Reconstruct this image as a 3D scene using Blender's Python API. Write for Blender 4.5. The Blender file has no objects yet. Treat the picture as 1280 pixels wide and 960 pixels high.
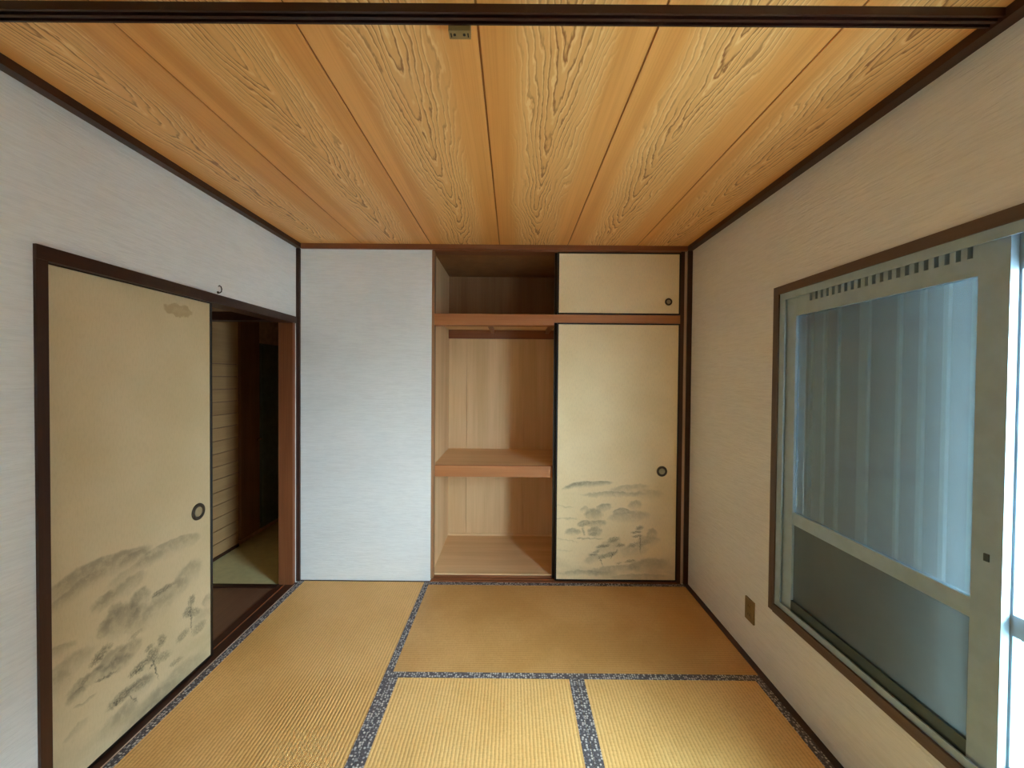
import bpy, bmesh, math, random
from mathutils import Vector, Matrix, Euler
random.seed(4)
S = bpy.context.scene
COL = S.collection

# ---------------------------------------------------------------- camera
# room frame: X right, Y towards the closet wall, Z up, camera above the origin
FPX = 503.0
PITCH, YAW, ROLL, EYE = 0.0155, -0.0018, -0.0083, 1.4548
cd = bpy.data.cameras.new('camera'); cam = bpy.data.objects.new('camera', cd); COL.objects.link(cam)
cd.sensor_fit = 'HORIZONTAL'; cd.sensor_width = 36.0; cd.lens = FPX / 1280.0 * 36.0
cd.clip_start = 0.02; cd.clip_end = 200
cam.matrix_world = (Matrix.Translation((0, 0, EYE)) @ Matrix.Rotation(-YAW, 4, 'Z')
                    @ Matrix.Rotation(math.pi / 2 - PITCH, 4, 'X') @ Matrix.Rotation(-ROLL, 4, 'Z'))
S.camera = cam

# ---------------------------------------------------------------- daylight and exposure
SKY = 16.0
w = bpy.data.worlds.new('sky'); S.world = w; w.use_nodes = True
wn = w.node_tree; wn.nodes.clear()
wo = wn.nodes.new('ShaderNodeOutputWorld'); wb = wn.nodes.new('ShaderNodeBackground')
wb.inputs['Color'].default_value = (0.73, 0.935, 1.11, 1); 
wc = wn.nodes.new('ShaderNodeTexCoord'); ws = wn.nodes.new('ShaderNodeSeparateXYZ'); wm = wn.nodes.new('ShaderNodeMapRange')
wn.links.new(wc.outputs['Generated'], ws.inputs[0]); wn.links.new(ws.outputs[2], wm.inputs[0])
for i, q in enumerate((0.0, 1.0, SKY * 0.4, SKY)): wm.inputs[i + 1].default_value = q
wn.links.new(wm.outputs[0], wb.inputs['Strength'])              # overcast sky: the zenith three times the horizon
wn.links.new(wb.outputs[0], wo.inputs[0])
pl = bpy.data.lights.new('window_portal', 'AREA'); pl.shape = 'RECTANGLE'; pl.size = 1.45; pl.size_y = 0.86
pl.cycles.is_portal = True
po = bpy.data.objects.new('window_portal', pl); COL.objects.link(po)
po.location = (1.42, 0.60, 1.13)
po.rotation_euler = (0, math.radians(90), 0)                    # faces into the room (-X)
VS = S.view_settings
VS.view_transform = 'Standard'; VS.look = 'None'; VS.gamma = 1.0; VS.exposure = 3.15; VS.use_curve_mapping = False
S.cycles.max_bounces = 16; S.cycles.diffuse_bounces = 10; S.cycles.transparent_max_bounces = 16
S.cycles.sample_clamp_indirect = 8.0

# ---------------------------------------------------------------- dimensions
XL, XR, YB, YF, C = -1.5251, 1.2534, 2.8415, -0.95, 2.3827

# ---------------------------------------------------------------- helpers
def srgb(r, g, b):
    f = lambda c: (c / 255 / 12.92) if c / 255 <= 0.04045 else ((c / 255 + 0.055) / 1.055) ** 2.4
    return (f(r), f(g), f(b), 1.0)

class NT:
    def __init__(self, name):
        self.m = bpy.data.materials.new(name); self.m.use_nodes = True
        self.t = self.m.node_tree; self.t.nodes.clear()
        self.out = self.t.nodes.new('ShaderNodeOutputMaterial')
    def n(self, typ, **kw):
        x = self.t.nodes.new(typ)
        for k, v in kw.items(): setattr(x, k, v)
        return x
    def l(self, a, b): self.t.links.new(a, b)
    def put(self, sock, v):
        if isinstance(v, bpy.types.NodeSocket): self.l(v, sock)
        else: sock.default_value = v
    def math(self, op, a, b=None, c=None, clamp=False):
        x = self.n('ShaderNodeMath', operation=op, use_clamp=clamp)
        self.put(x.inputs[0], a)
        if b is not None: self.put(x.inputs[1], b)
        if c is not None: self.put(x.inputs[2], c)
        return x.outputs[0]
    def vmath(self, op, a, b=None, scale=None):
        x = self.n('ShaderNodeVectorMath', operation=op)
        self.put(x.inputs[0], a)
        if b is not None: self.put(x.inputs[1], b)
        if scale is not None: self.put(x.inputs['Scale'], scale)
        return x.outputs['Value'] if op in ('LENGTH', 'DISTANCE', 'DOT_PRODUCT') else x.outputs['Vector']
    def noise(self, vec, scale=1.0, detail=2.0, rough=0.5, color=False, dist=0.0):
        x = self.n('ShaderNodeTexNoise'); self.l(vec, x.inputs['Vector'])
        x.inputs['Scale'].default_value = scale; x.inputs['Detail'].default_value = detail
        x.inputs['Roughness'].default_value = rough; x.inputs['Distortion'].default_value = dist
        return x.outputs['Color'] if color else x.outputs['Fac']
    def coord(self, which='Object'):
        return self.n('ShaderNodeTexCoord').outputs[which]
    def rnd(self): return self.n('ShaderNodeObjectInfo').outputs['Random']
    def xyz(self, v):
        s = self.n('ShaderNodeSeparateXYZ'); self.l(v, s.inputs[0]); return s.outputs
    def comb(self, x, y, z):
        c = self.n('ShaderNodeCombineXYZ')
        for i, v in enumerate((x, y, z)): self.put(c.inputs[i], v)
        return c.outputs[0]
    def rng(self, v, a, b, lo=0.0, hi=1.0, smooth=True):
        x = self.n('ShaderNodeMapRange', interpolation_type='SMOOTHSTEP' if smooth else 'LINEAR')
        self.put(x.inputs[0], v)
        for i, q in enumerate((a, b, lo, hi)): x.inputs[i + 1].default_value = q
        return x.outputs[0]
    def mix(self, f, a, b, mode='MIX'):
        x = self.n('ShaderNodeMix', data_type='RGBA', blend_type=mode)
        self.put(x.inputs[0], f); self.put(x.inputs[6], a); self.put(x.inputs[7], b)
        return x.outputs[2]
    def bump(self, h, strength=0.3, dist=0.002):
        x = self.n('ShaderNodeBump'); self.l(h, x.inputs['Height'])
        x.inputs['Strength'].default_value = strength; x.inputs['Distance'].default_value = dist
        return x.outputs[0]
    def pbr(self, col, rough=0.6, metal=0.0, normal=None, spec=None):
        b = self.n('ShaderNodeBsdfPrincipled')
        self.put(b.inputs['Base Color'], col); self.put(b.inputs['Roughness'], rough); self.put(b.inputs['Metallic'], metal)
        if normal is not None: self.l(normal, b.inputs['Normal'])
        if spec is not None: b.inputs['Specular IOR Level'].default_value = spec
        self.l(b.outputs[0], self.out.inputs[0]); return self.m

# ---------------------------------------------------------------- materials
def wood(name, c1, c2, axis, rough=0.5, fine=110, dirt=0.0, spec=0.4):
    """straight fine grain that runs along one axis"""
    t = NT(name); p = t.vmath('ADD', t.coord(), t.vmath('SCALE', (7.1, 3.7, 5.3), scale=t.rnd()))
    sc = [fine, fine, fine]; sc[axis] = 2.2
    g = t.noise(t.vmath('MULTIPLY', p, tuple(sc)), 1.0, 3.0, 0.6)
    sb = [9, 9, 9]; sb[axis] = 0.7
    b = t.noise(t.vmath('MULTIPLY', p, tuple(sb)), 1.0, 2.0)
    f = t.math('ADD', t.math('MULTIPLY', t.rng(g, 0.3, 0.7), 0.35), t.math('MULTIPLY', t.rng(b, 0.3, 0.7), 0.65))
    col = t.mix(f, c1, c2)
    if dirt:
        d = t.rng(t.noise(p, 14, 4, 0.7), 0.55, 0.75)
        col = t.mix(t.math('MULTIPLY', d, dirt), col, srgb(150, 135, 115))
    return t.pbr(col, rough, normal=t.bump(g, 0.12, 0.001), spec=spec)

def wallpaper(name, c1, c2):
    t = NT(name); p = t.coord()
    a = t.noise(t.vmath('MULTIPLY', p, (9, 9, 110)), 1.0, 3.0, 0.6, dist=0.6)
    b = t.noise(t.vmath('MULTIPLY', p, (26, 26, 300)), 1.0, 2.0, 0.6)
    big = t.noise(t.vmath('MULTIPLY', p, (1.5, 1.5, 3)), 1.0, 3.0)
    h = t.math('ADD', t.math('MULTIPLY', a, 0.65), t.math('MULTIPLY', b, 0.35))
    f = t.math('ADD', t.math('MULTIPLY', t.rng(h, 0.35, 0.62), 0.7), t.math('MULTIPLY', t.rng(big, 0.35, 0.65), 0.3))
    return t.pbr(t.mix(f, c1, c2), 0.75, normal=t.bump(h, 0.8, 0.004), spec=0.25)

def ceiling_board():
    t = NT('cedar_board'); r = t.rnd(); o = t.coord(); x, y, z = t.xyz(o)[:3]
    def q(fx, fy, k): return t.comb(t.math('MULTIPLY', x, fx), t.math('ADD', t.math('MULTIPLY', y, fy), t.math('MULTIPLY', r, k)), t.math('MULTIPLY', r, k * 0.37))
    def off(n, amp): return t.math('MULTIPLY', t.math('SUBTRACT', n, 0.5), amp)
    dx = t.math('SUBTRACT', x, off(t.noise(q(0.5, 0.9, 31.0), 1.0, 2.0), 0.14))
    ax = t.math('ABSOLUTE', dx)
    rr = t.math('ADD', t.math('SQRT', t.math('ADD', t.math('MULTIPLY', dx, dx), 0.00012)), t.math('MULTIPLY', y, 0.095))
    rr = t.math('ADD', rr, off(t.noise(q(7.0, 1.7, 53.0), 1.0, 2.0), 0.115))       # the log's slow bends
    rr = t.math('ADD', rr, off(t.noise(q(34.0, 8.0, 23.0), 1.0, 3.0, 0.6), 0.030))  # ragged edges of the rings
    ring = t.math('FRACT', t.math('MULTIPLY', rr, 54.0))
    core = t.rng(ax, 0.11, 0.02)
    dark = t.math('MULTIPLY', t.rng(ring, 0.66, 0.90), t.rng(ring, 0.99, 0.92))
    dark = t.math('MULTIPLY', dark, t.math('ADD', 0.45, t.math('MULTIPLY', core, 0.55)))
    lite = t.math('MULTIPLY', t.rng(ring, 0.0, 0.08), t.rng(ring, 0.30, 0.10))
    band = t.math('MULTIPLY', t.rng(ax, 0.165, 0.095), t.rng(t.noise(q(16.0, 3.2, 11.0), 1.0, 2.0), 0.30, 0.50, 0.2, 1.0))
    fine = t.noise(t.comb(t.math('MULTIPLY', x, 170.0), t.math('MULTIPLY', y, 1.4), t.math('MULTIPLY', r, 40.0)), 1.0, 2.0)
    broad = t.noise(t.comb(t.math('MULTIPLY', x, 14.0), t.math('MULTIPLY', y, 0.5), t.math('MULTIPLY', r, 77.0)), 1.0, 2.0)
    base = t.mix(t.rng(broad, 0.3, 0.7), CED1, CED2)
    base = t.mix(t.math('MULTIPLY', t.rng(fine, 0.42, 0.7), 0.28), base, CED3)
    base = t.mix(t.math('MULTIPLY', t.rng(ax, 0.16, 0.10), 0.30), base, CEDL)
    col = t.mix(t.math('MULTIPLY', t.math('MULTIPLY', lite, band), 0.80), base, CEDL)
    col = t.mix(t.math('MULTIPLY', t.math('MULTIPLY', dark, band), 0.85), col, CEDD)
    return t.pbr(col, 0.42, spec=0.4)
CED1, CED2, CED3, CEDL, CEDD = srgb(240, 174, 98), srgb(226, 156, 80), srgb(202, 130, 60), srgb(255, 214, 146), srgb(150, 84, 26)

def tatami(name, across, c1, c2, c3, ridge=0.5):
    """rush mat: warp ridges run along the mat, rushes cross it"""
    t = NT(name); o = t.coord(); v = t.xyz(o); c, a = v[across], v[1 - across]
    rush = t.noise(t.comb(t.math('MULTIPLY', c, 26.0), t.math('MULTIPLY', a, 240.0), 0.0), 1.0, 2.0, 0.6)
    wob = t.noise(t.comb(t.math('MULTIPLY', c, 9.0), t.math('MULTIPLY', a, 30.0), 4.0), 1.0, 2.0)
    ph = t.math('ADD', t.math('MULTIPLY', c, 2 * math.pi / 0.0152), t.math('MULTIPLY', wob, 1.6))
    s = t.math('ADD', t.math('MULTIPLY', t.math('SINE', ph), 0.5), 0.5)
    valley = t.rng(s, 0.45, 0.02)
    worn = t.noise(o, 2.2, 4.0, 0.6)
    blot = t.noise(t.comb(t.math('MULTIPLY', c, 60.0), t.math('MULTIPLY', a, 90.0), 2.0), 1.0, 2.0)
    col = t.mix(t.rng(worn, 0.35, 0.65), c1, c2)
    col = t.mix(t.math('MULTIPLY', t.rng(rush, 0.45, 0.75), 0.35), col, c3)
    col = t.mix(t.math('MULTIPLY', valley, t.rng(blot, 0.3, 0.6, 0.12, 0.55)), col, c3)
    h = t.math('ADD', t.math('POWER', s, 0.6), t.math('MULTIPLY', rush, 0.25))
    return t.pbr(col, 0.5, normal=t.bump(h, ridge, 0.002), spec=0.35)

def border_cloth():
    t = NT('brocade_border'); o = t.coord()
    vo = t.n('ShaderNodeTexVoronoi', feature='F1'); vo.inputs['Scale'].default_value = 88; vo.inputs['Randomness'].default_value = 0.55
    t.l(o, vo.inputs['Vector'])
    v = t.xyz(vo.outputs['Color'])
    dot = t.math('MULTIPLY', t.rng(vo.outputs['Distance'], 0.50, 0.30), t.rng(v[0], 0.32, 0.48))
    wv = t.noise(o, 260, 2.0)
    base = t.mix(t.rng(wv, 0.4, 0.6), srgb(70, 64, 66), srgb(110, 102, 102))
    spot = t.mix(v[1], srgb(226, 214, 200), srgb(176, 170, 168))
    return t.pbr(t.mix(t.math('MULTIPLY', dot, 0.85), base, spot), 0.8, normal=t.bump(wv, 0.25, 0.001), spec=0.2)

def painted_paper(name, inks, c1, c2, stain=None):
    """cream door paper with an ink landscape: every blot is an ellipse in door metres, its edge broken by noise"""
    t = NT(name); uv = t.coord('UV')
    if not inks: inks = [('w', 0.4, -3.0, 0.0, 0.1, 0.1, 0.0), ('d', 0.4, -3.0, 0.0, 0.1, 0.1, 0.0)]
    def warp(vec, sc, det, amp):
        n = t.noise(vec, sc, det, 0.6, color=True)
        return t.vmath('ADD', vec, t.vmath('SCALE', t.vmath('SUBTRACT', n, (0.5, 0.5, 0.5)), scale=amp))
    A = warp(warp(uv, 8, 2, 0.03), 30, 3, 0.034); B = warp(warp(uv, 30, 2, 0.02), 110, 2, 0.022); H = warp(warp(uv, 7, 2, 0.03), 24, 3, 0.012)
    leaf = t.rng(t.noise(uv, 120, 3, 0.7), 0.36, 0.58, 0.35, 1.0)
    tot = {'w': None, 'd': None}
    for k, cu, cv, ang, R, m, s in inks:
        mp = t.n('ShaderNodeMapping', vector_type='TEXTURE')
        t.l(A if k == 'w' else (B if k == 'd' else H), mp.inputs['Vector'])
        mp.inputs['Location'].default_value = (cu, cv, 0); mp.inputs['Rotation'].default_value = (0, 0, ang)
        mp.inputs['Scale'].default_value = ((R * 1.2, m * 1.2, 1) if k != 'd' else (R * 1.1, m * 1.15, 1))
        ln = t.vmath('LENGTH', t.vmath('MULTIPLY', mp.outputs[0], (1, 1, 0)))
        f = {'w': (1.0, 0.62), 'h': (1.0, 0.82), 'd': (1.1, 0.45)}[k]
        msk = t.rng(ln, f[0], f[1], 0.0, s)
        if k == 'h':
            msk = t.math('MULTIPLY', msk, t.rng(t.xyz(mp.outputs[0])[1], -0.9, 0.75))
        elif k == 'w':
            msk = t.math('MULTIPLY', msk, t.rng(t.xyz(mp.outputs[0])[1], -1.0, 0.7, 0.12, 1.0))
        b = 'd' if k == 'd' else 'w'
        inv = t.math('SUBTRACT', 1.0, msk)
        tot[b] = inv if tot[b] is None else t.math('MULTIPLY', tot[b], inv)
    wash = t.math('MULTIPLY', t.math('SUBTRACT', 1.0, t.math('POWER', tot['w'], 1.3)), t.rng(t.noise(B, 34, 4, 0.65), 0.34, 0.58, 0.62, 1.0)); det = t.math('MULTIPLY', t.math('SUBTRACT', 1.0, tot['d']), leaf)
    grain = t.noise(t.vmath('MULTIPLY', uv, (170, 40, 1)), 1.0, 3.0, 0.6)
    mott = t.noise(uv, 2.4, 3.0)
    col = t.mix(t.rng(mott, 0.3, 0.7), c1, c2)
    col = t.mix(t.math('MULTIPLY', t.rng(grain, 0.4, 0.7), 0.10), col, srgb(150, 128, 92))
    v = t.xyz(uv)[1]
    gold = t.math('MULTIPLY', t.rng(v, 0.30, 0.06), t.rng(t.noise(t.vmath('MULTIPLY', uv, (3, 11, 1)), 1.0, 3.0), 0.40, 0.62))
    col = t.mix(t.math('MULTIPLY', gold, 0.22), col, srgb(150, 138, 98))      # printed mist at the foot
    if stain:
        dd = t.vmath('LENGTH', t.vmath('MULTIPLY', t.vmath('SUBTRACT', warp(uv, 30, 3, 0.055), (stain[0], stain[1], 0)), (1 / 0.085, 1 / 0.030, 0)))
        sm = t.math('MULTIPLY', t.rng(dd, 1.0, 0.8), t.rng(t.noise(uv, 22, 2), 0.3, 0.5, 0.75, 1.0))
        col = t.mix(t.math('MULTIPLY', sm, 0.42), col, srgb(140, 104, 58))
    col = t.mix(wash, col, srgb(94, 88, 74))
    col = t.mix(det, col, srgb(50, 52, 46))
    return t.pbr(col, 0.7, normal=t.bump(grain, 0.15, 0.001), spec=0.25)

def plain(name, col, rough=0.5, metal=0.0, spec=0.4, noise=0.06, sc=18):
    t = NT(name); n = t.noise(t.coord(), sc, 3.0)
    c2 = tuple(c * (1 - noise * 3) for c in col[:3]) + (1,)
    return t.pbr(t.mix(t.rng(n, 0.35, 0.65), col, c2), rough, metal, spec=spec)

def glass(name, clear, haze, tint, gloss):
    """thin dusty pane: part clear, part milky, with a faint reflection"""
    t = NT(name); p = t.coord()
    tr = t.n('ShaderNodeBsdfTransparent'); tr.inputs[0].default_value = tint
    df = t.n('ShaderNodeBsdfDiffuse'); tl = t.n('ShaderNodeBsdfTranslucent')
    n = t.noise(p, 6, 4, 0.6)
    hc = t.mix(t.rng(n, 0.3, 0.7), haze, tuple(c * 0.92 for c in haze[:3]) + (1,))
    t.l(hc, df.inputs[0]); t.l(hc, tl.inputs[0])
    a = t.n('ShaderNodeMixShader'); a.inputs[0].default_value = 0.5; t.l(df.outputs[0], a.inputs[1]); t.l(tl.outputs[0], a.inputs[2])
    b = t.n('ShaderNodeMixShader'); b.inputs[0].default_value = clear; t.l(a.outputs[0], b.inputs[1]); t.l(tr.outputs[0], b.inputs[2])
    g = t.n('ShaderNodeBsdfGlossy'); g.inputs['Roughness'].default_value = gloss; g.inputs[0].default_value = (0.9, 0.95, 0.95, 1)
    c = t.n('ShaderNodeMixShader'); c.inputs[0].default_value = 0.05; t.l(b.outputs[0], c.inputs[1]); t.l(g.outputs[0], c.inputs[2])
    t.l(c.outputs[0], t.out.inputs[0]); return t.m

INK_LEFT=[('h', 0.207, 0.708, -0.01, 0.184, 0.05, 0.42),
 ('h', 0.112, 0.68, 0.29, 0.1, 0.03, 0.26),
 ('h', 0.335, 0.7, -0.08, 0.062, 0.028, 0.25),
 ('h', 0.51, 0.664, -0.05, 0.151, 0.04, 0.34),
 ('w', 0.354, 0.653, 0.09, 0.132, 0.03, 0.22),
 ('w', 0.275, 0.598, 0.11, 0.109, 0.035, 0.34),
 ('w', 0.213, 0.589, 0.09, 0.053, 0.03, 0.2),
 ('w', 0.361, 0.517, 0.43, 0.047, 0.05, 0.45),
 ('w', 0.277, 0.48, 0.02, 0.073, 0.065, 0.45),
 ('w', 0.215, 0.488, 0.64, 0.028, 0.035, 0.35),
 ('w', 0.349, 0.435, 0.22, 0.065, 0.06, 0.3),
 ('w', 0.255, 0.529, 0.36, 0.03, 0.035, 0.3),
 ('w', 0.608, 0.496, 0.09, 0.085, 0.06, 0.32),
 ('w', 0.504, 0.461, -0.03, 0.102, 0.05, 0.28),
 ('w', 0.434, 0.422, 0.17, 0.096, 0.05, 0.2),
 ('d', 0.47, 0.501, 0.01, 0.06, 0.014, 0.5),
 ('d', 0.43, 0.503, 0.31, 0.03, 0.01, 0.35),
 ('w', 0.234, 0.358, 0.11, 0.055, 0.03, 0.4),
 ('w', 0.158, 0.338, 0.04, 0.075, 0.03, 0.42),
 ('w', 0.111, 0.313, 0.15, 0.039, 0.022, 0.42),
 ('d', 0.204, 0.405, 0.19, 0.04, 0.018, 0.55),
 ('d', 0.179, 0.389, 0.15, 0.03, 0.013, 0.5),
 ('d', 0.134, 0.339, 0.4, 0.03, 0.01, 0.35),
 ('w', 0.297, 0.33, 0.11, 0.07, 0.045, 0.4),
 ('d', 0.215, 0.302, -0.16, 0.045, 0.007, 0.6),
 ('w', 0.259, 0.313, -0.17, 0.067, 0.03, 0.4),
 ('d', 0.337, 0.386, 0.12, 0.031, 0.01, 0.3),
 ('w', 0.051, 0.505, -0.07, 0.057, 0.025, 0.3),
 ('w', 0.091, 0.429, 0.1, 0.085, 0.04, 0.28),
 ('w', 0.048, 0.391, 0.01, 0.049, 0.04, 0.2),
 ('w', 0.14, 0.268, -0.09, 0.04, 0.008, 0.3),
 ('w', 0.108, 0.186, 0.07, 0.038, 0.02, 0.2),
 ('d', 0.413, 0.248, 0.05, 0.039, 0.028, 0.6),
 ('d', 0.459, 0.281, 0.19, 0.024, 0.028, 0.55),
 ('d', 0.354, 0.238, 0.07, 0.042, 0.02, 0.6),
 ('d', 0.462, 0.203, -0.27, 0.049, 0.02, 0.4),
 ('d', 0.397, 0.288, -0.02, 0.022, 0.014, 0.5),
 ('d', 0.422, 0.192, -1.3, 0.078, 0.005, 0.75),
 ('d', 0.417, 0.211, -2.47, 0.028, 0.004, 0.7),
 ('d', 0.339, 0.226, -0.22, 0.037, 0.008, 0.6),
 ('d', 0.279, 0.176, 0.08, 0.064, 0.022, 0.6),
 ('d', 0.256, 0.172, 0.15, 0.019, 0.012, 0.6),
 ('d', 0.363, 0.165, -0.22, 0.055, 0.022, 0.45),
 ('w', 0.352, 0.149, -0.13, 0.075, 0.04, 0.3),
 ('d', 0.326, 0.128, -1.0, 0.036, 0.004, 0.6),
 ('d', 0.625, 0.367, 0.13, 0.024, 0.022, 0.6),
 ('d', 0.603, 0.325, 0.2, 0.035, 0.026, 0.55),
 ('d', 0.637, 0.299, -0.36, 0.053, 0.02, 0.5),
 ('d', 0.622, 0.275, -1.56, 0.067, 0.006, 0.6),
 ('d', 0.574, 0.23, 0.15, 0.041, 0.022, 0.45),
 ('d', 0.67, 0.206, 0.03, 0.052, 0.026, 0.4),
 ('w', 0.725, 0.31, 0.59, 0.028, 0.04, 0.32),
 ('w', 0.686, 0.247, -0.04, 0.061, 0.04, 0.2),
 ('d', 0.533, 0.131, -0.17, 0.039, 0.014, 0.4),
 ('w', 0.543, 0.039, -0.01, 0.167, 0.06, 0.26),
 ('w', 0.424, 0.033, -0.12, 0.12, 0.05, 0.22),
 ('w', 0.291, 0.097, -0.06, 0.059, 0.04, 0.24),
 ('w', 0.263, 0.086, -0.03, 0.077, 0.05, 0.2),
 ('w', 0.369, 0.002, -0.04, 0.124, 0.05, 0.2)]
INK_CLOSET=[('h', 0.234, 0.702, 0.08, 0.151, 0.024, 0.48),
 ('h', 0.134, 0.693, 0.24, 0.083, 0.015, 0.3),
 ('w', 0.414, 0.633, 0.02, 0.22, 0.022, 0.32),
 ('w', 0.524, 0.675, 0.1, 0.141, 0.03, 0.26),
 ('w', 0.664, 0.633, 0.04, 0.1, 0.04, 0.18),
 ('w', 0.349, 0.543, 0.12, 0.056, 0.028, 0.42),
 ('w', 0.273, 0.49, 0.16, 0.061, 0.045, 0.42),
 ('w', 0.208, 0.425, 0.1, 0.045, 0.022, 0.4),
 ('w', 0.132, 0.365, 0.08, 0.06, 0.026, 0.4),
 ('w', 0.283, 0.364, 0.09, 0.05, 0.04, 0.45),
 ('w', 0.208, 0.526, 0.16, 0.03, 0.022, 0.26),
 ('h', 0.469, 0.509, -0.01, 0.055, 0.025, 0.4),
 ('w', 0.564, 0.559, 0.09, 0.05, 0.035, 0.28),
 ('w', 0.524, 0.473, 0.06, 0.141, 0.045, 0.28),
 ('w', 0.293, 0.425, 0.14, 0.071, 0.03, 0.4),
 ('d', 0.202, 0.37, -1.3, 0.037, 0.008, 0.4),
 ('d', 0.272, 0.349, 0.12, 0.04, 0.014, 0.35),
 ('w', 0.242, 0.319, -0.04, 0.1, 0.006, 0.4),
 ('d', 0.198, 0.415, 0.27, 0.036, 0.01, 0.35),
 ('d', 0.418, 0.313, 0.21, 0.046, 0.02, 0.55),
 ('d', 0.342, 0.265, 0.11, 0.051, 0.012, 0.6),
 ('d', 0.292, 0.225, 0.25, 0.031, 0.01, 0.5),
 ('d', 0.272, 0.203, 0.22, 0.036, 0.01, 0.55),
 ('d', 0.382, 0.202, 0.34, 0.075, 0.018, 0.5),
 ('d', 0.468, 0.272, 0.14, 0.035, 0.012, 0.5),
 ('d', 0.327, 0.162, -1.22, 0.043, 0.004, 0.6),
 ('d', 0.407, 0.202, -1.9, 0.032, 0.004, 0.6),
 ('d', 0.432, 0.217, -2.11, 0.029, 0.003, 0.6),
 ('w', 0.392, 0.252, 0.21, 0.092, 0.05, 0.25),
 ('w', 0.282, 0.172, 0.27, 0.073, 0.03, 0.25),
 ('d', 0.603, 0.397, 0.24, 0.029, 0.016, 0.6),
 ('d', 0.578, 0.367, 0.07, 0.04, 0.01, 0.6),
 ('d', 0.583, 0.339, 0.12, 0.04, 0.01, 0.55),
 ('d', 0.606, 0.291, -1.55, 0.071, 0.005, 0.55),
 ('d', 0.553, 0.276, 0.24, 0.041, 0.016, 0.45),
 ('w', 0.689, 0.351, 0.27, 0.036, 0.04, 0.28),
 ('w', 0.663, 0.301, 0.12, 0.081, 0.04, 0.26),
 ('d', 0.633, 0.291, 0.19, 0.051, 0.02, 0.3),
 ('w', 0.563, 0.231, 0.09, 0.101, 0.05, 0.2),
 ('d', 0.537, 0.16, 0.13, 0.046, 0.01, 0.5),
 ('d', 0.457, 0.146, 0.19, 0.026, 0.008, 0.4),
 ('w', 0.412, 0.09, 0.1, 0.192, 0.035, 0.28),
 ('w', 0.211, 0.072, 0.02, 0.171, 0.02, 0.28),
 ('w', 0.663, 0.129, 0.14, 0.142, 0.05, 0.28),
 ('w', 0.062, 0.457, 0.04, 0.1, 0.008, 0.22),
 ('w', 0.073, 0.545, -0.11, 0.06, 0.008, 0.2),
 ('w', 0.072, 0.307, -0.14, 0.091, 0.006, 0.2),
 ('w', 0.071, 0.23, -0.06, 0.06, 0.005, 0.15),
 ('w', 0.602, 0.049, 0.02, 0.201, 0.02, 0.25)]
M = {}
M['wallpaper'] = wallpaper('wallpaper', srgb(222, 222, 220), srgb(234, 234, 232))
M['cedar'] = ceiling_board()
M['seam'] = wood('seam_batten', srgb(164, 104, 46), srgb(140, 84, 34), 1)
for ax, nm in enumerate('xyz'):
    M['dark_' + nm] = wood('dark_trim_' + nm, srgb(74, 42, 28), srgb(48, 26, 18), ax, 0.42, dirt=0.05)
    M['red_' + nm] = wood('reddish_wood_' + nm, srgb(150, 92, 56), srgb(118, 66, 38), ax, 0.45)
    M['warm_' + nm] = wood('warm_wood_' + nm, srgb(186, 124, 76), srgb(160, 98, 56), ax, 0.5)
    M['ply_' + nm] = wood('closet_plywood_' + nm, srgb(234, 198, 152), srgb(214, 176, 128), ax, 0.6, 70)
    M['casing_' + nm] = wood('window_casing_' + nm, srgb(104, 84, 74), srgb(80, 65, 58), ax, 0.45)
    M['beam_' + nm] = wood('beam_' + nm, srgb(62, 32, 22), srgb(40, 18, 12), ax, 0.4, dirt=0.10)
M['tatami_x'] = tatami('tatami_ridges_along_x', 1, srgb(210, 162, 100), srgb(198, 148, 84), srgb(172, 124, 66), 0.18)  # crosswise rush: its duller view-angle sheen is put into a darker colour
M['tatami_y'] = tatami('tatami_ridges_along_y', 0, srgb(238, 192, 122), srgb(230, 180, 108), srgb(190, 138, 72))
M['tatami_l'] = tatami('tatami_ridges_along_y_side', 0, srgb(232, 182, 112), srgb(222, 170, 98), srgb(182, 130, 68))
M['border'] = border_cloth()
M['paint_left'] = painted_paper('landscape_paper_hall_door', INK_LEFT, srgb(214, 192, 154), srgb(204, 182, 142), (0.557, 1.752))
M['paint_closet'] = painted_paper('landscape_paper_closet_door', INK_CLOSET, srgb(244, 222, 180), srgb(236, 212, 166))
M['paper'] = painted_paper('plain_door_paper', [], srgb(244, 222, 180), srgb(236, 212, 166))
M['pale_post'] = wood('pale_post', srgb(206, 178, 156), srgb(180, 150, 128), 2, 0.45)
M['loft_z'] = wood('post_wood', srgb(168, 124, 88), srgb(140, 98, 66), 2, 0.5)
M['loft'] = wood('loft_board', srgb(160, 116, 78), srgb(136, 94, 60), 2, 0.6, 70)  # darker copy of the closet plywood, upper compartment's shade put into the colour
M['lacquer'] = plain('black_lacquer', srgb(34, 24, 18), 0.3, noise=0.05)
M['bronze'] = plain('bronze_ring', srgb(62, 48, 32), 0.45, 0.2)
M['pull_cup'] = plain('pull_cup', srgb(176, 160, 126), 0.4, 0.5)
M['alu'] = plain('aluminium', srgb(160, 182, 194), 0.4, 0.0, noise=0.03)
M['alu_dark'] = plain('dark_aluminium', srgb(66, 80, 80), 0.45, 0.0)
M['shutter'] = plain('shutter_steel', srgb(140, 152, 150), 0.55, 0.0, noise=0.05)
M['rib'] = plain('shutter_rib', srgb(188, 196, 192), 0.5, noise=0.03)
M['rubber'] = plain('black_rubber', srgb(46, 48, 48), 0.6)
M['glass_up'] = glass('dusty_glass', 0.60, srgb(172, 190, 194), (0.84, 0.92, 0.94, 1), 0.12)
M['glass_low'] = glass('frosted_glass', 0.26, srgb(132, 142, 138), (0.72, 0.80, 0.80, 1), 0.25)
M['glass_r_up'] = glass('clear_glass', 0.9, srgb(220, 228, 228), (0.95, 0.98, 0.98, 1), 0.02)
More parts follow.
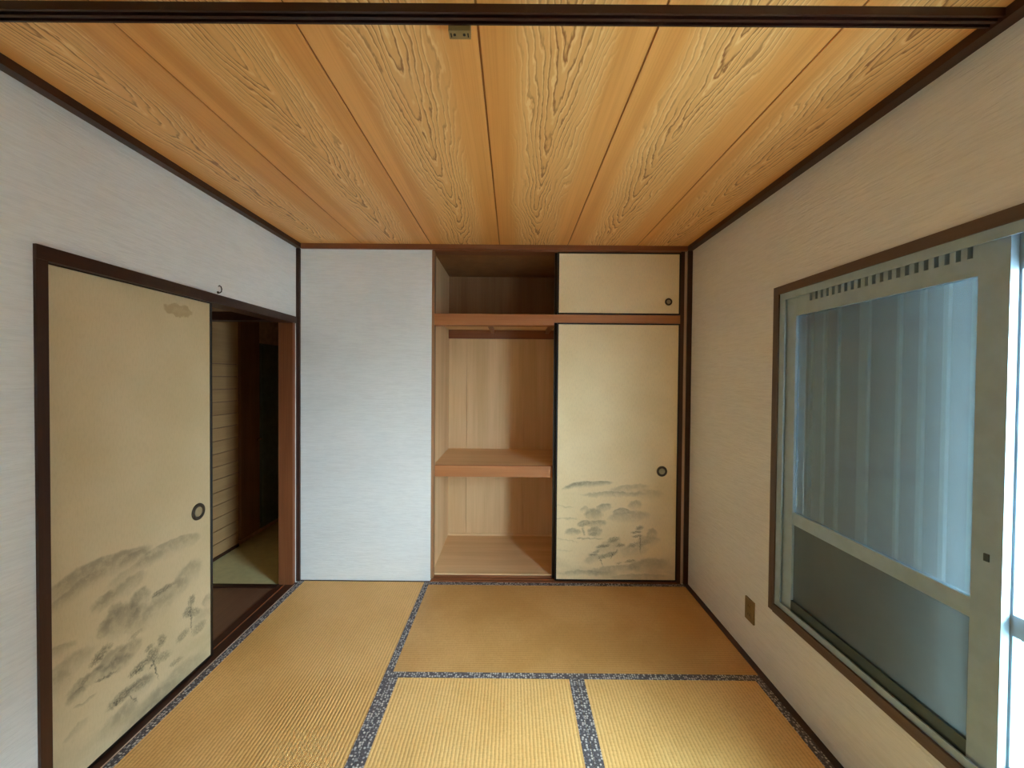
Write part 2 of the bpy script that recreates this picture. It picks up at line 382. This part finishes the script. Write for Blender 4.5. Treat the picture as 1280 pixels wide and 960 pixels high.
M['glass_r_low'] = glass('milky_glass', 0.72, srgb(206, 220, 214), (0.88, 0.96, 0.94, 1), 0.1)
M['beige'] = plain('beige_plastic', srgb(150, 122, 74), 0.45, noise=0.03)
M['hole'] = plain('dark_hole', srgb(40, 28, 18), 0.7)
M['ivory'] = plain('ivory_plastic', srgb(138, 120, 84), 0.4, noise=0.04)
M['hall_floor'] = wood('hall_floor', srgb(128, 92, 68), srgb(104, 72, 52), 1, 0.28)
M['lino'] = plain('kitchen_lino', srgb(216, 206, 150), 0.4, noise=0.03)
M['lap'] = wood('lap_board', srgb(196, 154, 104), srgb(174, 132, 86), 1, 0.6)
M['hall_wall'] = plain('hall_plaster', srgb(205, 168, 134), 0.8)
M['walnut'] = wood('walnut_door', srgb(156, 114, 82), srgb(124, 88, 62), 2, 0.45)
M['green_black'] = plain('green_black_panel', srgb(112, 122, 106), 0.4)
M['steel'] = plain('steel', srgb(210, 208, 200), 0.25, 0.9, noise=0.02)
M['straw'] = plain('straw_underlay', srgb(186, 146, 84), 0.8)
M['concrete'] = plain('concrete', srgb(128, 128, 126), 0.9)
M['block'] = plain('concrete_block', srgb(96, 100, 104), 0.9)
M['siding'] = plain('outside_siding', srgb(196, 196, 190), 0.8)

def box(bm, x0, x1, y0, y1, z0, z1):
    vs = [bm.verts.new((x, y, z)) for z in (z0, z1) for y in (y0, y1) for x in (x0, x1)]
    for f in ((0, 2, 3, 1), (4, 5, 7, 6), (0, 1, 5, 4), (1, 3, 7, 5), (3, 2, 6, 7), (2, 0, 4, 6)):
        bm.faces.new([vs[i] for i in f])

def obj(name, bm, mat, parent=None, bevel=0.0, kind=None, smooth=False, seg=1):
    """bm is in room coordinates; the object's origin goes to the middle of its base"""
    if bevel:
        bmesh.ops.bevel(bm, geom=[e for e in bm.edges if e.calc_face_angle(0) > 0.6], offset=bevel, segments=seg, affect='EDGES', clamp_overlap=True)
    lo = Vector((min(v.co[i] for v in bm.verts) for i in range(3))); hi = Vector((max(v.co[i] for v in bm.verts) for i in range(3)))
    o0 = Vector(((lo.x + hi.x) / 2, (lo.y + hi.y) / 2, lo.z))
    for v in bm.verts: v.co -= o0
    me = bpy.data.meshes.new(name); bm.to_mesh(me); bm.free(); me.materials.append(mat)
    if smooth:
        for p in me.polygons: p.use_smooth = True
    ob = bpy.data.objects.new(name, me); COL.objects.link(ob)
    par = parent; off = Vector((0, 0, 0))
    while par is not None: off += par.location; par = par.parent
    ob.parent = parent; ob.location = o0 - off
    if kind: ob['kind'] = kind
    return ob

def boxes(name, lst, mat, parent=None, bevel=0.0, kind=None):
    bm = bmesh.new()
    for b in lst: box(bm, *b)
    return obj(name, bm, mat, parent, bevel, kind)

def struct(name, lst, mat, parent=None, bevel=0.0): return boxes(name, lst, mat, parent, bevel, 'structure' if parent is None else None)

def thing(name, label, cat, loc, group=None, kind=None):
    o = bpy.data.objects.new(name, None); COL.objects.link(o); o.location = loc; o.empty_display_size = 0.1
    o['label'] = label; o['category'] = cat
    if group: o['group'] = group
    if kind: o['kind'] = kind
    return o

def root(name, loc):
    o = bpy.data.objects.new(name, None); COL.objects.link(o); o.location = loc; o['kind'] = 'structure'; o.empty_display_size = 0.1
    return o

def lathe(bm, prof, centre, axis, n=28):
    """prof: (radius, height) along axis"""
    rings = []
    for r, h in prof:
        ring = []
        for k in range(n):
            a = 2 * math.pi * k / n; u, v = r * math.cos(a), r * math.sin(a)
            p = {0: (h, u, v), 1: (u, h, v), 2: (u, v, h)}[axis]
            ring.append(bm.verts.new(Vector(p) + Vector(centre)))
        rings.append(ring)
    for a, b in zip(rings, rings[1:]):
        for k in range(n): bm.faces.new((a[k], a[(k + 1) % n], b[(k + 1) % n], b[k]))
    for ring in (rings[0], rings[-1]):
        if (ring[0].co - ring[n // 2].co).length > 1e-5: bm.faces.new(ring)
    bmesh.ops.recalc_face_normals(bm, faces=bm.faces)

def tube(bm, pts, rad, n=8):
    rings = []
    for i, p in enumerate(pts):
        p = Vector(p); d = (Vector(pts[min(i + 1, len(pts) - 1)]) - Vector(pts[max(i - 1, 0)])).normalized()
        a = d.orthogonal().normalized() if i == 0 else (pa - d * pa.dot(d)).normalized()
        pa = a; b = d.cross(a)
        r = rad[i] if isinstance(rad, (list, tuple)) else rad
        rings.append([bm.verts.new(p + a * r * math.cos(2 * math.pi * k / n) + b * r * math.sin(2 * math.pi * k / n)) for k in range(n)])
    for A, B in zip(rings, rings[1:]):
        for k in range(n): bm.faces.new((A[k], A[(k + 1) % n], B[(k + 1) % n], B[k]))
    bm.faces.new(rings[0][::-1]); bm.faces.new(rings[-1])
    bmesh.ops.recalc_face_normals(bm, faces=bm.faces)

# ================================================================ the setting
T = 0.12
KB_ = 3.60
struct('floor', [(XL - 0.0, XR, YF, YB, -0.12, -0.055)], M['straw'])
# walls
DY0, DY1, DZ = 1.279, 2.806, 1.868            # opening to the hall in the left wall
struct('wall_left', [(XL - 0.088, XL, YF - T, DY0, -0.12, C + 0.1), (XL - 0.088, XL, DY1, YB + 0.06, -0.12, C + 0.1),
                     (XL - 0.088, XL, DY0, DY1, DZ, C + 0.1)], M['wallpaper'])
CX0, CX1 = -0.575, 1.175                       # the closet's opening in the back wall
struct('wall_back', [(XL, CX0, YB, YB + 0.06, -0.12, C + 0.1)], M['wallpaper'])
WY0, WY1, WZ0, WZ1 = 0.165, 1.898, 0.392, 1.858   # window opening in the right wall
struct('wall_right', [(XR, XR + T, WY1, YB + 0.9, -0.12, C + 0.1), (XR, XR + T, YF - T, WY0, -0.12, C + 0.1),
                      (XR, XR + T, WY0, WY1, WZ1, C + 0.1), (XR, XR + T, WY0, WY1, -0.12, WZ0)], M['wallpaper'])
struct('wall_front', [(XL, XR, YF - T, YF, -0.12, C + 0.1)], M['wallpaper'])

# ceiling: cedar boards with open joints over a dark backing
ce = root('ceiling', (0, 0, C))
boxes('backing', [(XL, XR, YF, YB, C + 0.004, C + 0.10)], M['seam'], ce)
edges = [XL, -1.064, -0.580, -0.100, 0.376, 0.861, XR]
for a, b in zip(edges, edges[1:]):
    boxes('ceiling_board', [(a + 0.0035, b - 0.0035, YF, YB, C, C + 0.0045)], M['cedar'], ce, 0.001)

struct('ceiling_closet', [(XL, XR, YB, KB_ + 0.04, C + 0.001, C + 0.10)], M['hall_wall'])
struct('floor_closet', [(XL, XR, YB, KB_ + 0.04, -0.12, -0.056)], M['straw'])
# mouldings round the ceiling, corner posts and sills
struct('trim_1', [(XL, XL + 0.036, YF, YB, C - 0.030, C)], M['dark_y'], bevel=0.004)
struct('trim_2', [(XR - 0.040, XR, YF, YB, C - 0.028, C)], M['dark_y'], bevel=0.004)
struct('trim_3', [(XL + 0.036, XR - 0.040, YB - 0.020, YB, C - 0.034, C)], M['red_x'], bevel=0.003)
struct('trim_4', [(XL, XL + 0.026, YB - 0.014, YB, 0, C - 0.034)], M['dark_z'], bevel=0.003)        # left back corner
struct('trim_5', [(CX1, CX1 + 0.026, YB - 0.002, YB + 0.10, 0, C - 0.03)], M['dark_z'], bevel=0.002)  # closet's right post
struct('trim_6', [(CX1 + 0.026, CX1 + 0.046, YB + 0.002, YB + 0.10, 0, C - 0.03)], M['pale_post'], bevel=0.002)
struct('trim_7', [(CX1 + 0.046, XR, YB - 0.010, YB + 0.10, 0, C - 0.03)], M['dark_z'], bevel=0.002)
struct('baseboard_right', [(1.222, XR, YF, YB - 0.010, -0.055, 0.004)], M['dark_y'], bevel=0.002)
struct('baseboard_back', [(XL + 0.026, CX0, YB - 0.006, YB, 0.0, 0.004)], M['dark_x'])
# ceiling beam with two grooves underneath
bm = bmesh.new()
box(bm, XL + 0.036, XR - 0.040, 1.013, 1.050, C - 0.008, C)
for y0, y1 in ((1.013, 1.019), (1.029, 1.037), (1.046, 1.051)): box(bm, XL + 0.036, XR - 0.040, y0, y1, C - 0.021, C - 0.008)
obj('beam', bm, M['beam_x'], kind='structure')

# frame of the opening to the hall
df = root('door_1', (XL, 2.0, 0))
boxes('jamb', [(XL - 0.10, XL + 0.010, DY0, DY0 + 0.034, 0, DZ - 0.046)], M['dark_z'], df, 0.003)
boxes('jamb', [(XL - 0.092, XL + 0.006, 2.774, DY1, 0, DZ - 0.046)], M['red_z'], df, 0.003)
boxes('lintel', [(XL - 0.10, XL + 0.012, DY0, DY1 + 0.006, DZ - 0.046, DZ)], M['dark_y'], df, 0.003)
boxes('sill', [(XL - 0.10, XL + 0.022, DY0, DY1, -0.055, 0.003)], M['dark_y'], df, 0.002)
boxes('sill_edge', [(XL + 0.016, XL + 0.0215, DY0, 2.78, 0.003, 0.0045)], M['pale_post'], df)
boxes('sill_runner', [(XL - 0.052, XL - 0.047, DY0 + 0.04, 2.77, 0.003, 0.006)], M['red_y'], df)

# ================================================================ sliding paper doors
def paper_sheet(name, parent, mat, axis, a0, a1, z0, z1, front, back, u0):
    bm = bmesh.new(); uvl = bm.loops.layers.uv.new('door_metres')
    if axis == 'y': box(bm, back, front, a0, a1, z0, z1)
    else: box(bm, a0, a1, front, back, z0, z1)
    for f in bm.faces:
        for lp in f.loops:
            c = lp.vert.co; lp[uvl].uv = ((c.y if axis == 'y' else c.x) - u0, c.z)
    return obj(name, bm, mat, parent)

def pull(parent, centre, axis, sgn, R):
    """round recessed pull: a bronze ring round a shallow dished cup"""
    bm = bmesh.new()
    lathe(bm, [(R * 0.54, -0.001 * sgn), (R * 0.58, 0.004 * sgn), (R * 0.80, 0.006 * sgn), (R * 0.95, 0.0045 * sgn), (R, -0.001 * sgn)], centre, axis)
    p = obj('pull_ring', bm, M['bronze'], parent, smooth=True)
    bm = bmesh.new()
    lathe(bm, [(R * 0.56, 0.0008 * sgn), (R * 0.56, 0.003 * sgn), (R * 0.45, 0.0016 * sgn), (R * 0.1, 0.0010 * sgn)], centre, axis)
    obj('pull_cup', bm, M['pull_cup'], p, smooth=True)

# hall door
hd = thing('sliding_door', 'tall cream paper sliding door with ink mountains and pines, half open to the dark hall', 'door', (XL - 0.027, 1.68, 0.004), kind='thing')
x0, x1, y0, y1, z0, z1 = XL - 0.040, XL - 0.015, 1.313, 2.060, 0.006, 1.822
paper_sheet('painted_paper', hd, M['paint_left'], 'y', y0 + 0.003, y1 - 0.014, z0 + 0.012, z1 - 0.004, x1 - 0.003, x0 + 0.003, 1.30)
for b in ((x0, x1, y1 - 0.014, y1, z0, z1), (x0, x1, y0, y0 + 0.003, z0, z1), (x0, x1, y0 + 0.003, y1 - 0.014, z0, z0 + 0.012), (x0, x1, y0 + 0.003, y1 - 0.014, z1 - 0.004, z1)):
    boxes('door_edge', [b], M['lacquer'], hd, 0.001)
pull(hd, (x1 - 0.003, 1.968, 0.783), 0, 1, 0.042)

# closet doors: two tracks, two heights
def closet_door(name, label, x0, x1, y0, y1, z0, z1, mat, pullat, R, e=0.010, ez=None):
    d = thing(name, label, 'door', ((x0 + x1) / 2, (y0 + y1) / 2, z0), kind='thing')
    ez = ez or e
    paper_sheet('painted_paper' if mat == 'paint_closet' else 'paper', d, M[mat], 'x', x0 + e, x1 - e, z0 + e, z1 - ez, y0 + 0.003, y1 - 0.003, 0.308)
    for b in ((x0, x0 + e, y0, y1, z0, z1), (x1 - e, x1, y0, y1, z0, z1), (x0 + e, x1 - e, y0, y1, z0, z0 + e), (x0 + e, x1 - e, y0, y1, z1 - ez, z1)):
        boxes('door_edge', [b], M['lacquer'], d, 0.001)
    if pullat: pull(d, (pullat[0], y0 + 0.003, pullat[1]), 1, -1, R)
    return d
closet_door('sliding_door', 'cream paper closet door with a faint ink landscape along its foot', 0.310, 1.1745, YB - 0.004, YB + 0.016, 0.016, 1.844, 'paint_closet', (1.061, 0.801), 0.038)
closet_door('sliding_door', 'small plain cream door of the upper closet under the ceiling, small round pull', 0.310, 1.1745, YB - 0.002, YB + 0.016, 1.905, 2.341, 'paper', (1.092, 1.998), 0.026)
closet_door('sliding_door', 'lower closet door parked behind the painted one, only its dark edge showing', 0.291, 1.150, YB + 0.024, YB + 0.044, 0.022, 1.850, 'paper', None, 0, 0.024)
closet_door('sliding_door', 'upper closet door parked behind the small plain one, only its dark edge showing', 0.292, 1.150, YB + 0.024, YB + 0.044, 1.905, 2.341, 'paper', None, 0, 0.024)

# ================================================================ built-in closet
KX0, KX1, KY, KB = CX0, 1.20, YB + 0.10, 3.60
cl = thing('closet', 'built-in wooden closet with empty shelf and upper compartment, its right half behind paper doors', 'closet', (0.3, 3.2, 0), kind='thing')
boxes('side_panel', [(KX0 - 0.02, KX0 + 0.003, YB + 0.061, KB, 0, 2.36)], M['ply_z'], cl)
boxes('side_panel', [(KX1, KX1 + 0.02, KY, KB, 0, 2.36)], M['ply_z'], cl)
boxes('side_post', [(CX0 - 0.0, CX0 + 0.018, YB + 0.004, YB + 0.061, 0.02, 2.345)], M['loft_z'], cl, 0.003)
boxes('backing', [(KX0 - 0.06, KX1 + 0.06, KB + 0.012, KB + 0.04, -0.12, C + 0.1)], M['ply_z'], cl)
for a, b in ((KX0, -0.409), (-0.409, 0.10), (0.10, 0.62), (0.62, KX1)):
    boxes('back_board', [(a + 0.0015, b - 0.0015, KB, KB + 0.012, 0.0, 2.36)], M['ply_z'], cl, 0.001)
boxes('loft_back', [(KX0 + 0.003, KX1, KB - 0.006, KB, 1.900, 2.350)], M['loft'], cl)  # added sheet over the back boards, in the painted-shade tone
boxes('floor_board', [(KX0, KX1, YB + 0.052, KB, 0.010, 0.034)], M['ply_x'], cl)
for y in (0.0,):
    boxes('bottom_track', [(KX0, CX1, YB - 0.006, KY, -0.055, 0.008), (KX0, CX1, YB + 0.018, YB + 0.022, 0.008, 0.014), (KX0, CX1, YB + 0.046, YB + 0.052, 0.008, 0.024)], M['red_x'], cl, 0.001)
boxes('middle_rail', [(KX0 + 0.003, CX1, YB + 0.0165, KY, 1.852, 1.903), (KX0 + 0.003, 0.2885, YB + 0.006, KY, 1.826, 1.9035), (0.2885, CX1, YB + 0.001, YB + 0.0165, 1.846, 1.903)], M['warm_x'], cl, 0.003)
boxes('top_rail', [(KX0 + 0.003, CX1, YB + 0.0, KY, 2.343, C)], M['red_x'], cl, 0.002)
boxes('loft_board', [(KX0 + 0.003, KX1, KY, KB, 1.876, 1.900)], M['ply_x'], cl)
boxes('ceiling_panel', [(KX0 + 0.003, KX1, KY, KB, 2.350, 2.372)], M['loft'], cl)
boxes('ledger', [(KX0 + 0.003, KX1, KB - 0.024, KB, 1.800, 1.876)], M['red_x'], cl, 0.002)
for xx in (-0.18, 0.30, 0.78): boxes('joist', [(xx - 0.015, xx + 0.015, KY, KB - 0.024, 1.846, 1.876)], M['red_y'], cl, 0.002)
boxes('shelf_board', [(KX0 + 0.003, KX1, 2.918, KB, 0.796, 0.817)], M['ply_x'], cl)
boxes('shelf_edge', [(KX0 + 0.008, KX1 - 0.06, 2.893, 2.918, 0.738, 0.818)], M['warm_x'], cl, 0.003)
boxes('shelf_ledger', [(KX0 + 0.003, KX0 + 0.020, 2.918, KB, 0.750, 0.796)], M['red_y'], cl, 0.002)
boxes('skirting', [(KX0 + 0.003, KX1, KB - 0.008, KB, 0.034, 0.054)], M['ply_x'], cl)

# ================================================================ tatami mats
def mat_thing(label, x0, x1, y0, y1, along, mkey, open_ends=()):
    t = thing('tatami_mat', label, 'tatami mat', ((x0 + x1) / 2, (y0 + y1) / 2, -0.055), group='tatami mats on the floor')
    b = 0.036; e = 0.0008
    bm = bmesh.new()
    if along == 'y': box(bm, x0 + e, x1 - e, y0 + e, y1 - e, -0.055, -0.002)
    else: box(bm, x0 + e, x1 - e, y0 + e, y1 - e, -0.055, -0.002)
    obj('mat_core', bm, M['straw'], t)
    if along == 'y':
        boxes('rush_cover', [(x0 + b, x1 - b, y0 + e, y1 - e, -0.002, 0.0)], M[mkey], t, 0.0006)
        for q in ((x0 + e, x0 + b), (x1 - b, x1 - e)): boxes('cloth_border', [(q[0], q[1], y0 + e, y1 - e, -0.002, 0.0012)], M['border'], t, 0.0006)
    else:
        boxes('rush_cover', [(x0 + e, x1 - e, y0 + b, y1 - b, -0.002, 0.0)], M[mkey], t, 0.0006)
        for q in ((y0 + e, y0 + b), (y1 - b, y1 - e)): boxes('cloth_border', [(x0 + e, x1 - e, q[0], q[1], -0.002, 0.0012)], M['border'], t, 0.0006)
    return t
XM, YM, XS = -0.579, 1.925, 0.3205
mat_thing('long tatami mat beside the hall door, dark borders on both long sides', XL + 0.022, XM, 1.04, YB - 0.007, 'y', 'tatami_l')
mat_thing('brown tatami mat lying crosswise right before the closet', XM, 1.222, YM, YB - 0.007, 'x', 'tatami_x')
mat_thing('golden tatami mat in the middle, between two dark borders', XM, XS, 0.13, YM, 'y', 'tatami_y')
mat_thing('golden tatami mat running along the wall under the window', XS, 1.222, 0.13, YM, 'y', 'tatami_y')

# ================================================================ window
wd = root('window_1', (XR, 1.03, WZ0))
cw = 0.034
boxes('casing', [(XR - 0.010, XR + 0.014, WY1 - 0.004, WY1 + cw, WZ0 - cw, WZ1 + cw)], M['casing_z'], wd, 0.003)
boxes('casing', [(XR - 0.010, XR + 0.014, WY0 - cw, WY0 + 0.004, WZ0 - cw, WZ1 + cw)], M['casing_z'], wd, 0.003)
boxes('casing', [(XR - 0.010, XR + 0.014, WY0 + 0.004, WY1 - 0.004, WZ1 - 0.003, WZ1 + cw)], M['casing_y'], wd, 0.003)
boxes('casing', [(XR - 0.014, XR + 0.014, WY0 + 0.004, WY1 - 0.004, WZ0 - cw, WZ0 + 0.004)], M['casing_y'], wd, 0.003)
a0, a1 = XR - 0.004, XR + 0.10
boxes('side_track', [(a0, a1, WY1 - 0.030, WY1 - 0.004, WZ0 + 0.004, WZ1 - 0.003), (a0, a0 + 0.006, WY1 - 0.038, WY1 - 0.030, WZ0 + 0.004, WZ1 - 0.003)], M['alu'], wd, 0.0015)
boxes('side_track', [(a0, a1, WY0 + 0.004, WY0 + 0.030, WZ0 + 0.004, WZ1 - 0.003)], M['alu'], wd, 0.0015)
boxes('head_track', [(a0, a1, WY0 + 0.030, WY1 - 0.030, WZ1 - 0.010, WZ1 - 0.003), (a0, a0 + 0.006, WY0 + 0.030, WY1 - 0.030, WZ1 - 0.034, WZ1 - 0.010)], M['alu'], wd, 0.0015)
boxes('sill_track', [(a0, a1, WY0 + 0.030, WY1 - 0.030, WZ0 + 0.004, WZ0 + 0.012), (a0, a0 + 0.006, WY0 + 0.030, WY1 - 0.030, WZ0 + 0.012, WZ0 + 0.030)], M['alu'], wd, 0.0015)

# left sash, inner track, with a slotted ventilator along its head
sx0, sx1 = XR + 0.0088, XR + 0.031
ls = thing('window_sash', 'grey aluminium window sash with dull frosted panes and a slotted vent along its top', 'window', (1.27, 1.45, 0.408), kind='thing')
SY0, SY1, SZ0, SZ1 = 1.029, 1.866, WZ0 + 0.013, WZ1 - 0.0105
boxes('stile', [(sx0, sx1, 1.803, SY1, SZ0, SZ1)], M['alu'], ls, 0.002)
boxes('stile', [(sx0, sx1, SY0, 1.100, SZ0, SZ1)], M['alu'], ls, 0.002)
V0, V1, n = 1.106, 1.730, 21
pitch = (V1 - V0) / n
vb = [(sx0, sx1, 1.100, 1.803, 1.742, 1.794), (sx0, sx1, 1.100, 1.803, 1.838, SZ1), (sx0, sx1, V1, 1.803, 1.794, 1.838), (sx0, sx1, 1.100, V0, 1.794, 1.838)]
for k in range(n + 1):
    yy = V0 + k * pitch
    vb.append((sx0, sx1 - 0.004, yy - pitch * 0.27 if k else V0, yy + pitch * 0.27 if k < n else V1, 1.794, 1.838))
vr = boxes('vent_rail', vb, M['alu'], ls)
boxes('vent_damper', [(sx1 - 0.004, sx1 - 0.001, V0, V1, 1.794, 1.838)], M['rubber'], vr)
boxes('middle_rail', [(sx0 + 0.002, sx1, 1.100, 1.803, 0.806, 0.860)], M['alu'], ls, 0.003)
boxes('bottom_rail', [(sx0, sx1, 1.100, 1.803, SZ0, 0.463)], M['alu_dark'], ls, 0.003)  # darker than the other rails: its shade is put into the colour
boxes('glass_pane', [(sx0 + 0.010, sx0 + 0.014, 1.095, 1.808, 0.855, 1.747)], M['glass_up'], ls)
boxes('glass_pane', [(sx0 + 0.010, sx0 + 0.014, 1.095, 1.808, 0.458, 0.811)], M['glass_low'], ls)
boxes('sash_lock', [(sx0 - 0.003, sx0, 1.057, 1.069, 0.978, 0.998)], M['alu_dark'], ls, 0.001)

rs = thing('window_sash', 'bright window sash at the right edge of the photo, daylight behind its panes', 'window', (1.295, 0.6, 0.408), kind='thing')
rx0, rx1 = XR + 0.0345, XR + 0.056
boxes('stile', [(rx0, rx1, 1.0245, 1.080, SZ0, SZ1)], M['alu'], rs, 0.002)
boxes('stile', [(rx0, rx1, WY0 + 0.031, 0.245, SZ0, SZ1)], M['alu'], rs, 0.002)
boxes('top_rail', [(rx0, rx1, 0.245, 1.0245, 1.742, SZ1)], M['alu'], rs, 0.002)
boxes('middle_rail', [(rx0, rx1, 0.245, 1.0245, 0.803, 0.858)], M['alu'], rs, 0.002)
boxes('bottom_rail', [(rx0, rx1, 0.245, 1.0245, SZ0, 0.463)], M['alu'], rs, 0.002)
boxes('glass_pane', [(rx0 + 0.009, rx0 + 0.013, 0.240, 1.030, 0.853, 1.747)], M['glass_r_up'], rs)
boxes('glass_pane', [(rx0 + 0.009, rx0 + 0.013, 0.240, 1.030, 0.458, 0.808)], M['glass_r_low'], rs)

# storm shutter parked outside the left sash, in its case
ss = thing('storm_shutter', 'ribbed pale metal storm shutter parked behind the frosted window panes', 'shutter', (1.385, 1.45, 0.41), kind='thing')
hx = XR + 0.118
boxes('shutter_sheet', [(hx, hx + 0.006, 1.03, 1.880, 0.41, 1.855)], M['shutter'], ss)
for yy, ww in ((1.845, 0.012), (1.765, 0.010), (1.69, 0.008), (1.565, 0.040), (1.425, 0.010), (1.345, 0.014), (1.27, 0.014), (1.19, 0.016), (1.11, 0.012)):
    boxes('rib', [(hx - 0.013, hx, yy - ww / 2, yy + ww / 2, 0.42, 1.850)], M['rib'], ss, 0.003)
struct('trim_8', [(XR + 0.20, XR + 0.22, 1.0, 2.02, 0.30, 1.98), (XR + T, XR + 0.20, 1.0, 2.02, 1.96, 1.98), (XR + T, XR + 0.20, 1.0, 2.02, 0.30, 0.32), (XR + T, XR + 0.20, 2.0, 2.02, 0.32, 1.96)], M['siding'])
struct('ground', [(XR + T, 40, -30, 30, -0.62, -0.6)], M['concrete'])

struct('wall_sky_blocker', [(4.2, 4.4, -0.9, 16.0, -0.62, 2.95)], M['block'])  # unseen wall, added to cut sky light coming straight across
struct('roof_sky_blocker', [(XR + T, XR + 1.1, -3.0, 5.0, 2.44, 2.52)], M['siding'])  # unseen overhang, added to keep steep sky light off the floor

# ================================================================ hall and kitchen beyond the opening
HX = -2.34
struct('floor_hall', [(HX, XL - 0.10, 0.9, 2.735, -0.055, -0.004)], M['hall_floor'])
struct('trim_9', [(HX, XL - 0.088, 2.735, 2.775, -0.055, 0.006)], M['dark_x'], bevel=0.004)        # threshold to the kitchen
struct('floor_kitchen', [(HX, XL - 0.088, 2.775, 5.4, -0.055, -0.002)], M['lino'])
struct('wall_hall', [(HX - 0.1, HX, 0.8, 2.80, -0.055, C + 0.1), (HX, XL - 0.085, 0.8, 0.9, -0.055, C + 0.1)], M['hall_wall'])
struct('wall_hall_header', [(HX, XL - 0.088, 2.78, 2.84, 1.893, C)], M['hall_wall'])
struct('trim_10', [(HX, XL - 0.088, 2.765, 2.855, 1.835, 1.893)], M['dark_x'], bevel=0.003)
kw = root('wall_kitchen', (HX, 3.6, 0))
boxes('plaster', [(HX - 0.1, HX, 2.80, 5.4, -0.055, C + 0.1)], M['hall_wall'], kw)
struct('baseboard_kitchen', [(HX, HX + 0.018, 2.86, 3.405, 0.0, 0.022)], M['dark_y'], bevel=0.003)
lw = root('trim_11', (HX, 3.13, 0.05))               # boarding on the kitchen wall, open joints over a dark ground
boxes('backing', [(HX, HX + 0.003, 2.86, 3.405, 0.022, 2.2)], M['walnut'], lw)
for k in range(15):
    zb = 0.026 + 0.1016 * k
    boxes('board', [(HX + 0.003, HX + 0.013, 2.86, 3.405, zb, zb + 0.0945)], M['lap'], lw, 0.001)
boxes('board', [(HX + 0.003, HX + 0.013, 2.86, 3.405, 0.026 + 0.1016 * 15, 2.2)], M['lap'], lw, 0.001)
kd = thing('narrow_door', 'dark brown narrow door with a small steel latch beyond the lapped boards', 'door', (HX + 0.02, 3.55, 0.05), kind='thing')
boxes('door_panel', [(HX + 0.002, HX + 0.03, 3.415, 3.665, 0.05, 2.0)], M['walnut'], kd, 0.003)
bm = bmesh.new(); tube(bm, [(HX + 0.030, 3.648, 0.879), (HX + 0.060, 3.648, 0.879)], 0.010, 12); kk = obj('latch_stem', bm, M['steel'], kd, smooth=True)
bm = bmesh.new(); tube(bm, [(HX + 0.056, 3.60, 0.879), (HX + 0.058, 3.62, 0.880), (HX + 0.060, 3.648, 0.879)], 0.008, 10); obj('latch_lever', bm, M['steel'], kk, smooth=True)
kc = thing('tall_cabinet', 'tall green-black cabinet front at the dark end of the kitchen', 'cabinet', (HX + 0.02, 4.2, 0.05), kind='thing')
boxes('cabinet_body', [(HX + 0.002, HX + 0.03, 3.68, 4.75, 0.05, 1.75)], M['green_black'], kc, 0.004)
boxes('cabinet_door', [(HX + 0.03, HX + 0.045, 3.70, 4.20, 0.10, 1.73)], M['green_black'], kc, 0.004)
boxes('cabinet_door', [(HX + 0.03, HX + 0.045, 4.21, 4.73, 0.10, 1.73)], M['green_black'], kc, 0.004)
struct('wall_kitchen_far', [(HX - 0.1, XL, 5.4, 5.5, -0.055, C + 0.1)], M['hall_wall'])
struct('wall_kitchen_side', [(XL - T, XL, YB + 0.06, 5.4, -0.055, C + 0.1)], M['hall_wall'])
struct('ceiling_hall', [(HX - 0.1, XL - 0.085, 0.8, 5.5, C + 0.001, C + 0.1)], M['hall_wall'])

# ================================================================ small fittings
sk = thing('ceiling_socket', 'small beige two-hole socket block fixed behind the dark ceiling beam', 'socket', (-0.146, 1.058, C - 0.035), kind='thing')
boxes('socket_block', [(-0.174, -0.118, 1.0515, 1.078, C - 0.034, C)], M['beige'], sk, 0.004)
for xx in (-0.159, -0.134):
    bm = bmesh.new(); lathe(bm, [(0.0035, -0.0015), (0.0035, 0.001)], (xx, 1.0635, C - 0.034), 2, 12); obj('pin_hole', bm, M['hole'], sk)
for xx in (-0.168, -0.124):
    boxes('pin_slot', [(xx - 0.0015, xx + 0.0015, 1.059, 1.071, C - 0.0352, C - 0.033)], M['hole'], sk)

op = thing('wall_outlet', 'beige outlet plate low on the wall beside the window', 'outlet', (XR - 0.004, 2.0875, 0.195), kind='thing')
boxes('cover_plate', [(XR - 0.008, XR, 2.050, 2.125, 0.193, 0.308)], M['ivory'], op, 0.003)
for zz in (0.228, 0.272):
    ins = boxes('socket_face', [(XR - 0.0095, XR - 0.008, 2.072, 2.103, zz - 0.014, zz + 0.014)], M['ivory'], op, 0.0005)
    for yy in (2.081, 2.094): boxes('slot', [(XR - 0.0102, XR - 0.0092, yy - 0.001, yy + 0.001, zz - 0.006, zz + 0.006)], M['hole'], ins)

hk = thing('wall_hook', 'small bent metal hook above the lintel of the hall door', 'hook', (XL, 2.080, DZ), kind='thing')
bm = bmesh.new()
pts = [(XL - 0.004, 2.080, 1.882), (XL + 0.010, 2.080, 1.880), (XL + 0.018, 2.080, 1.886), (XL + 0.020, 2.080, 1.900), (XL + 0.017, 2.079, 1.912), (XL + 0.010, 2.077, 1.917), (XL + 0.006, 2.075, 1.911)]
tube(bm, pts, [0.003] * 6 + [0.002], 8); obj('hook_wire', bm, M['bronze'], hk, smooth=True)
bm = bmesh.new(); lathe(bm, [(0.007, 0.0), (0.006, 0.003), (0.003, 0.004)], (XL, 2.080, 1.882), 0, 16); obj('screw_collar', bm, M['bronze'], hk, smooth=True)
